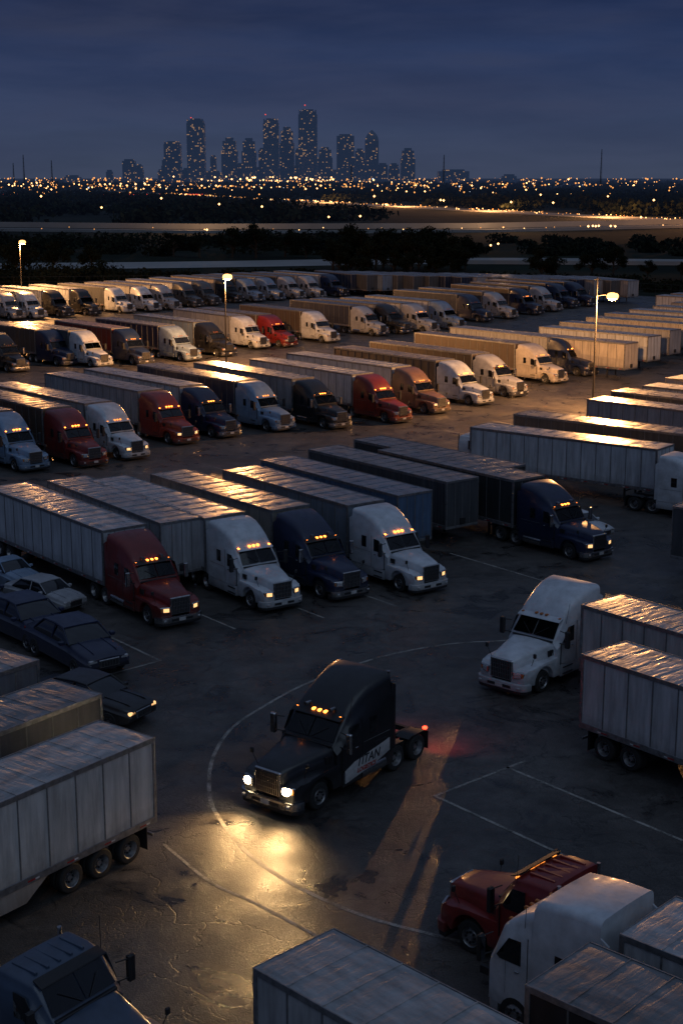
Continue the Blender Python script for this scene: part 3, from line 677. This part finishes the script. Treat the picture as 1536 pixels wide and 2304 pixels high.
for (x,y,h,dn,arm,top,pw) in [(-13.4,170.5,11.0,0,.3,0,38000),(24.0,139.1,11.3,-25,1.5,1.6,36000),(-53.9,249.6,11.6,0,.5,0,34000)]:
    q=lamp(x,y,h,dn,arm,top); pl('street_lamp_light',q[0],q[1],q[2]-.85,pw,(1,.46,.15),.3)

# ---------------------------------------------------------------- trees
m,nt,b=newmat('leaves'); v=objvec(nt,False)
nt.links.new(ramp(nt,noise(nt,v,.12,4,.6),[(.35,(.006,.009,.006)),(.7,(.024,.028,.016))]),b.inputs['Base Color']); b.inputs['Roughness'].default_value=.95; b.inputs['Specular IOR Level'].default_value=.05
haze_emission(nt,b,(.010,.016,.036),4600)  # foliage gets painted distance haze, a faint blue self-glow
try: m.cycles.emission_sampling='NONE'
except Exception: pass
LEAF=m; BARK=mat_plain('bark',(.05,.04,.03),.9,0,.5,8)
def leafcloud(C_,Rr,n,size):
    k=len(C_); idx=np.random.randint(0,k,n)
    d=np.random.normal(size=(n,3)); d/=np.linalg.norm(d,axis=1)[:,None]; r=np.random.rand(n,1)**.45
    P=C_[idx]+d*r*Rr[idx]
    a=np.random.normal(size=(n,3)); a/=np.linalg.norm(a,axis=1)[:,None]
    t=np.random.normal(size=(n,3)); t-=a*(t*a).sum(1)[:,None]; t/=np.linalg.norm(t,axis=1)[:,None]
    s=size*(np.random.rand(n,1)*.8+.6)
    return np.stack([P-a*s,P+t*s*.6,P+a*s,P-t*s*.6],1).reshape(-1,3)
def tree_mesh(h,seed,n=3400):
    rs=random.Random(seed); b=MB(); tips=[]
    b.cyl((0,0,-.1),(0,0,h*.45),h*.028,BARK,r1=h*.016,n=8)
    for k in range(10):
        a=rs.uniform(0,6.28); z0=h*rs.uniform(.15,.42); L_=h*rs.uniform(.22,.42); e=rs.uniform(.15,1.3)
        q=Vector((math.cos(a)*math.cos(e)*L_,math.sin(a)*math.cos(e)*L_,z0+math.sin(e)*L_))
        b.cyl((0,0,z0),q,h*.012,BARK,r1=h*.004,n=6); tips.append(q)
        for j in range(2):
            q2=q+Vector((rs.uniform(-1,1),rs.uniform(-1,1),rs.uniform(-.3,.9)))*h*.13; b.cyl(q*.7+Vector((0,0,z0))*.3,q2,h*.006,BARK,r1=h*.003,n=5); tips.append(q2)
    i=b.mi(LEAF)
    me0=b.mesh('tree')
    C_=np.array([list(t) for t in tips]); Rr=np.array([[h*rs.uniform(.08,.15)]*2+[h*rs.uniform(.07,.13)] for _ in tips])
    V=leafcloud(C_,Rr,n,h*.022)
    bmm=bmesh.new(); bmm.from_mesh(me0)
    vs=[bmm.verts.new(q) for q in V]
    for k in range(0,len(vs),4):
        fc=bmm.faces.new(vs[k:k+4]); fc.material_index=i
    bmm.to_mesh(me0); bmm.free(); return me0
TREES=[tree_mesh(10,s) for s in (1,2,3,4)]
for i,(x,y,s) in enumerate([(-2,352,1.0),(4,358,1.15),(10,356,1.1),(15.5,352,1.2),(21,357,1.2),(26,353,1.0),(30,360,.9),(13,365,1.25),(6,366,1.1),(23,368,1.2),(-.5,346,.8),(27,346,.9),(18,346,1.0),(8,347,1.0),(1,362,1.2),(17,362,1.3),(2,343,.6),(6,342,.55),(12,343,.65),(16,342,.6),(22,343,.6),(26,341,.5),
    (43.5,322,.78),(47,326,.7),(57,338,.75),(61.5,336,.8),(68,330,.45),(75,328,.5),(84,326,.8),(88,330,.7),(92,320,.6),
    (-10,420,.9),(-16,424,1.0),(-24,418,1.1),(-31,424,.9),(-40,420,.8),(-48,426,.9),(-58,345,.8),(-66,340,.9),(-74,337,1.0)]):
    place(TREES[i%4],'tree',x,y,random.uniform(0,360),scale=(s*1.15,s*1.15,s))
def mass(name,C_,Rr,n,size):
    V=leafcloud(np.array(C_),np.array(Rr),n,size); me=bpy.data.meshes.new(name)
    me.vertices.add(len(V)); me.vertices.foreach_set('co',V.astype(np.float32).ravel())
    nf=len(V)//4; me.loops.add(nf*4); me.loops.foreach_set('vertex_index',np.arange(nf*4,dtype=np.int32))
    me.polygons.add(nf); me.polygons.foreach_set('loop_start',np.arange(0,nf*4,4,dtype=np.int32)); me.polygons.foreach_set('loop_total',np.full(nf,4,dtype=np.int32))
    me.update(calc_edges=True); me.materials.append(LEAF); o=bpy.data.objects.new(name,me); COL.objects.link(o)
C_=[];Rr=[]
for k in range(260):
    x=random.uniform(-95,100); yb=312 if x<10 else 312-(x-10)*.45
    y=yb+random.uniform(4,22); s=random.choice([random.uniform(.6,1.1),random.uniform(.9,1.7)])*(1.9 if x<-52 else 1)
    C_.append((x,y,s*.6)); Rr.append((s*1.9,s*1.7,s))
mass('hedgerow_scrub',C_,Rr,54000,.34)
C_=[];Rr=[]
for k in range(150):
    x=random.uniform(-150,160); y=random.uniform(428,520); s=random.uniform(.9,2.2)*(1.6 if x<0 else 1); C_.append((x,y,s*.6)); Rr.append((s*2.6,s*2,s))
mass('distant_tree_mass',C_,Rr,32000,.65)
hs=np.array([-.154,-.049,.216,.48]); hy=1/np.array([2600.,1560.,800.,540.])
C_=[];Rr=[]
for k in range(760):
    y=random.uniform(740,2600); s_=random.uniform(-.27,.27); x=y*s_; s=random.uniform(2.5,6.5)
    Yh=1/float(np.interp(s_,hs,hy))
    if .74*Yh<y<Yh+45: continue
    C_.append((x,y,s*.6)); Rr.append((s*4,s*2.2,s))
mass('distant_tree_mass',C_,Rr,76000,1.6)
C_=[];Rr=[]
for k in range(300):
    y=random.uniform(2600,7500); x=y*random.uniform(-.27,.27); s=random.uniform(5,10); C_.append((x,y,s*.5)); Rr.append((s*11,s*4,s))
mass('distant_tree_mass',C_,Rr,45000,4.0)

# ---------------------------------------------------------------- highways
ROADM=mat_plain('highway_concrete',(.30,.295,.29),.8,0,.3,.05)
ROADD=mat_plain('highway_asphalt',(.17,.165,.16),.8,0,.3,.05)
def road(name,pts,w_,mat,z=.05): ribbon(pts,w_,z,mat,True,name)
road('highway',[(-160,372),(-53,384),(30,405),(94,398),(190,385)],28,ROADM,-.02)
road('highway',[(-300,700),(-62,630),(60,640),(157,700),(300,760)],38,ROADD,-.02)
road('highway',[(-400,2600),(-76,1560),(173,800),(260,540)],34,ROADD,-.015)
for off in (-6.2,6.2):
    ribbon([(-160,372+off),(-53,384+off),(30,405+off),(94,398+off),(190,385+off)],.35,-.01,LINE,True,'highway_lane_line')
def barrier(pts,h,t,mat,name):
    b=MB()
    for a,c_ in zip(pts,pts[1:]):
        A=Vector((*a,0));B_=Vector((*c_,0)); d=B_-A; M=Matrix.Translation(A)@Matrix.Rotation(math.atan2(d.y,d.x),4,'Z')
        b.box(0,d.length,-t/2,t/2,0,h,mat,0,M)
    place(b.mesh(name),name,0,0,0)
barrier([(30,389),(94,382),(190,369)],1.0,.3,ROADM,'highway_barrier'); barrier([(-300,724),(-62,654),(60,664),(157,724),(300,784)],2.4,.4,ROADM,'noise_wall')
barrier([(-300,676),(-62,606),(60,616),(157,676),(300,736)],1.1,.4,ROADM,'highway_barrier')
b=MB(); FP=[(140,217),(75,271),(45,295),(8,315),(-70,303),(-140,273)]
for a,c_ in zip(FP,FP[1:]):
    A=Vector((*a,0));B_=Vector((*c_,0)); n=int((B_-A).length/3)
    for k in range(n):
        q=A.lerp(B_,k/n); b.cyl(q,q+Vector((0,0,2.2)),.04,POLE,n=5)
    for z in (.3,1.2,2.2): b.cyl(A+Vector((0,0,z)),B_+Vector((0,0,z)),.025,POLE,n=4)
place(b.mesh('chain_link_fence'),'chain_link_fence',0,0,0)

# ---------------------------------------------------------------- city lights
def lights(name,pts,mat):
    V=[];F=[]
    for x,y,z,r in pts:
        k=len(V); V+=[(x+r,y,z),(x-r,y,z),(x,y+r,z),(x,y-r,z),(x,y,z+r),(x,y,z-r)]
        for a,b_,c_ in ((0,2,4),(2,1,4),(1,3,4),(3,0,4),(2,0,5),(1,2,5),(3,1,5),(0,3,5)): F.append((k+a,k+b_,k+c_))
    me=bpy.data.meshes.new(name); me.from_pydata(V,[],F); me.materials.append(mat); o=bpy.data.objects.new(name,me); COL.objects.link(o)
Wm=mat_emit('town_lamp_amber',(1,.40,.10),1.6); Wb=mat_emit('town_lamp_bright',(1,.50,.18),5); Ww=mat_emit('town_lamp_white',(.75,.85,1),1.2); Wr=mat_emit('town_lamp_red',(1,.08,.04),1.5)
A_=[];Bb=[];Cw=[]
for k in range(620):
    y=random.choice([random.uniform(4500,14000),random.uniform(2600,7000),random.uniform(1300,3500),random.uniform(1200,2600)])
    x=y*random.gauss(-.03,.12) if random.random()<.5 else y*random.uniform(-.27,.27)
    z=random.uniform(8,22) if y>2600 else random.uniform(9,13)
    r=y*.00036*random.choice([.4,.7,1.0,1.7])
    (A_ if random.random()<.8 else Bb if random.random()<.7 else Cw).append((x,y,z,r))
for k in range(260):
    cx,cy=random.choice([(-260,1800),(-400,2100),(-520,2600),(-160,2000),(40,2200),(330,2400),(-700,3600),(150,3900),(600,3500),(-20,4700),(-150,4600),(-330,1900),(-230,1500)])
    x=cx+random.gauss(0,80*cy/2500); y=cy+random.gauss(0,100); (A_ if random.random()<.6 else Bb).append((x,y,random.uniform(7,14),y*.00042*random.uniform(.5,1.5)))
for k in range(40):
    Bb.append((-190+random.gauss(0,150),4650,random.uniform(10,26),random.uniform(1.6,3.6)))
HW=[(-400,2600),(-76,1560),(173,800),(260,540)]
def along(t):
    n=len(HW)-1; i=min(int(t*n),n-1); u=t*n-i; a,c_=HW[i],HW[i+1]; return (a[0]+(c_[0]-a[0])*u,a[1]+(c_[1]-a[1])*u)
for k in range(34):
    x,y=along(k/34.0+random.uniform(-.01,.01)); s=random.choice((-1,1)); Bb.append((x+s*16,y,12,y*.0006*random.uniform(.5,1.2)))
for k in range(420):
    x,y=along(random.uniform(.15,.98)); o_=random.uniform(-14,14); (A_ if random.random()<.65 else Bb).append((x+o_,y,.8,y*.00034*random.uniform(.6,1.4)))
for k in range(26):
    x=random.uniform(-150,170); y=np.interp(x,[-300,-62,60,157,300],[700,630,640,700,760])+random.uniform(-14,14); (Bb if random.random()<.3 else A_).append((x,y,.9,.22))
for px_,y,z in [(-.0815,700,10),(-.053,640,10),(-.0085,470,10),(.0125,520,9),(.0218,1000,10),(.066,900,9),(.068,880,9),(.113,760,10),(.141,740,10),(.208,690,12),(.2,700,4),(.165,600,3),(.168,605,3),(.17,602,3),(.172,606,3),(.18,604,3),(.183,600,3),(.10,430,3),(.105,440,3),(-.09,560,3),(-.16,620,10),(-.20,1000,10),(-.12,900,10),(.03,800,8),(-.23,520,8)]:
    Bb.append((px_*y,y,z,y*.0008))
lights('town_lights_amber',A_,Wm); lights('town_lights_bright',Bb,Wb); lights('town_lights_white',Cw,Ww)
lights('traffic_tail_lights',[( -160-random.uniform(0,300),1950+random.uniform(-15,15),1,.6) for k in range(110)]+[(x_,5000,z_,2.2) for x_,z_ in ((-495,215),(-120,255),(-250,225))],Wr)
for t in (.42,.5,.57,.64,.72,.82):
    x,y=along(t); pl('highway_lamp_light',x,y,11,120000,(1,.45,.15),1)
for x,y in ((-62,630),(70,646)): pl('highway_lamp_light',x,y,12,22000,(1,.55,.25),1)

# ---------------------------------------------------------------- skyline
m,nt,b=newmat('tower_facade'); tc=nt.nodes.new('ShaderNodeTexCoord'); sp=nt.nodes.new('ShaderNodeSeparateXYZ'); nt.links.new(tc.outputs['Object'],sp.inputs[0])
oi=nt.nodes.new('ShaderNodeObjectInfo')
hx=mathn(nt,'DIVIDE',mathn(nt,'ADD',sp.outputs[0],sp.outputs[1]),4.2); hz=mathn(nt,'DIVIDE',sp.outputs[2],4.4)
cb=nt.nodes.new('ShaderNodeCombineXYZ'); nt.links.new(mathn(nt,'FLOOR',hx),cb.inputs[0]); nt.links.new(mathn(nt,'FLOOR',hz),cb.inputs[1]); nt.links.new(mathn(nt,'MULTIPLY',oi.outputs['Random'],500),cb.inputs[2])
wn=nt.nodes.new('ShaderNodeTexWhiteNoise'); wn.noise_dimensions='3D'; nt.links.new(cb.outputs[0],wn.inputs['Vector'])
clus=ramp(nt,noise(nt,mapping(nt,tc.outputs['Object'],(1,1,.6)),.035,3),[(.35,0),(.65,1)])
lit=mathn(nt,'GREATER_THAN',mathn(nt,'ADD',wn.outputs['Value'],mathn(nt,'MULTIPLY',clus,.09)),.955)
fx_=mathn(nt,'LESS_THAN',mathn(nt,'ABSOLUTE',mathn(nt,'SUBTRACT',mathn(nt,'FRACT',hx),.5)),.38); fz_=mathn(nt,'LESS_THAN',mathn(nt,'ABSOLUTE',mathn(nt,'SUBTRACT',mathn(nt,'FRACT',hz),.5)),.32)
win=mathn(nt,'MULTIPLY',fx_,fz_); litw=mathn(nt,'MULTIPLY',lit,win)
nt.links.new(mixc(nt,win,(.04,.05,.07),(.015,.02,.03)),b.inputs['Base Color']); b.inputs['Roughness'].default_value=.6
wcol=mixc(nt,wn.outputs['Value'],(.26,.13,.06),(.38,.22,.11))
em=mixc(nt,litw,(.010,.018,.040),wcol)  # unlit facade glows faint blue to paint in aerial haze; windows are lit
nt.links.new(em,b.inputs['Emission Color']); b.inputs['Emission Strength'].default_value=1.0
try: m.cycles.emission_sampling='NONE'
except Exception: pass
TOWER=m
def tower(px0,px1,top,kind='flat',y=5000.0):
    x0=(px0-768)*1.494; x1=(px1-768)*1.494; h=(400-top)*1.44+22; w_=x1-x0; cx=(x0+x1)/2; b=MB(); hw=w_/2
    if kind=='flat':
        b.box(-hw,hw,-hw,hw,0,h-6,TOWER); b.box(-hw*.7,hw*.7,-hw*.7,hw*.7,h-6,h,TOWER)
    elif kind=='step':
        b.box(-hw,hw,-hw,hw,0,h*.72,TOWER); b.box(-hw*.82,hw*.82,-hw*.82,hw*.82,h*.72,h*.93,TOWER); b.box(-hw*.5,hw*.5,-hw*.5,hw*.5,h*.93,h,TOWER)
    elif kind=='crown':
        b.box(-hw,hw,-hw,hw,0,h*.93,TOWER); b.box(-hw*.9,hw*.9,-hw*.9,hw*.9,h*.93,h*.97,TOWER); b.box(-hw*.6,hw*.6,-hw*.6,hw*.6,h*.97,h,TOWER)
        for sx in (-1,1): b.box(sx*hw*.85-2,sx*hw*.85+2,-hw,-hw+4,h*.93,h*.99,TOWER)
    elif kind=='dome':
        b.box(-hw,hw,-hw,hw,0,h*.80,TOWER)
        b.loft([[Vector((a*s_,c_*s_,z)) for a,c_ in ((-hw,-hw),(0,-hw*1.0),(hw,-hw),(hw,0),(hw,hw),(0,hw),(-hw,hw),(-hw,0))] for z,s_ in ((h*.80,.98),(h*.86,.9),(h*.91,.72),(h*.95,.45),(h*.98,.2),(h,.05))],TOWER,False)
    return place(b.mesh('office_tower'),'office_tower',cx,y+random.uniform(-150,200),0)
for t in [(282,309,358,'flat'),(320,338,370,'step'),(345,358,380,'flat'),(357,375,355,'step'),(375,411,318,'crown'),(418,438,378,'flat'),(438,475,272,'crown'),(480,493,350,'flat'),(493,529,307,'step'),(530,552,366,'flat'),(552,583,313,'step'),(582,602,332,'flat'),(600,633,271,'crown'),(631,663,286,'step'),(662,677,332,'flat'),(676,716,252,'crown'),(715,748,331,'step'),(757,797,299,'flat'),(795,820,336,'step'),(820,850,293,'dome'),(850,873,366,'flat'),(875,900,366,'step'),(900,932,333,'step'),(985,1052,381,'flat'),(242,256,382,'flat'),(640,700,372,'flat'),(560,625,375,'flat'),(440,500,384,'flat'),(745,830,378,'flat'),(1120,1150,392,'flat'),(150,185,394,'flat')]:
    tower(*t)
TWR=mat_plain('mast_steel',(.03,.035,.05),.7)
for px_,top in ((63,350),(125,362),(995,350),(1344,338),(40,368),(790,372)):
    y=3800; k=y/3347; x=(px_-768)*k; h=(400-top)*k+22; b=MB()
    for a,c_ in ((-1,-1),(1,-1),(0,1)): b.cyl((a*2.2,c_*2.2,0),(a*.5,c_*.5,h),.7,TWR,r1=.4,n=4)
    for j in range(8): b.box(-2,2,-.3,.3,h*j/8,h*j/8+.5,TWR)
    place(b.mesh('radio_mast'),'radio_mast',x,y,0)
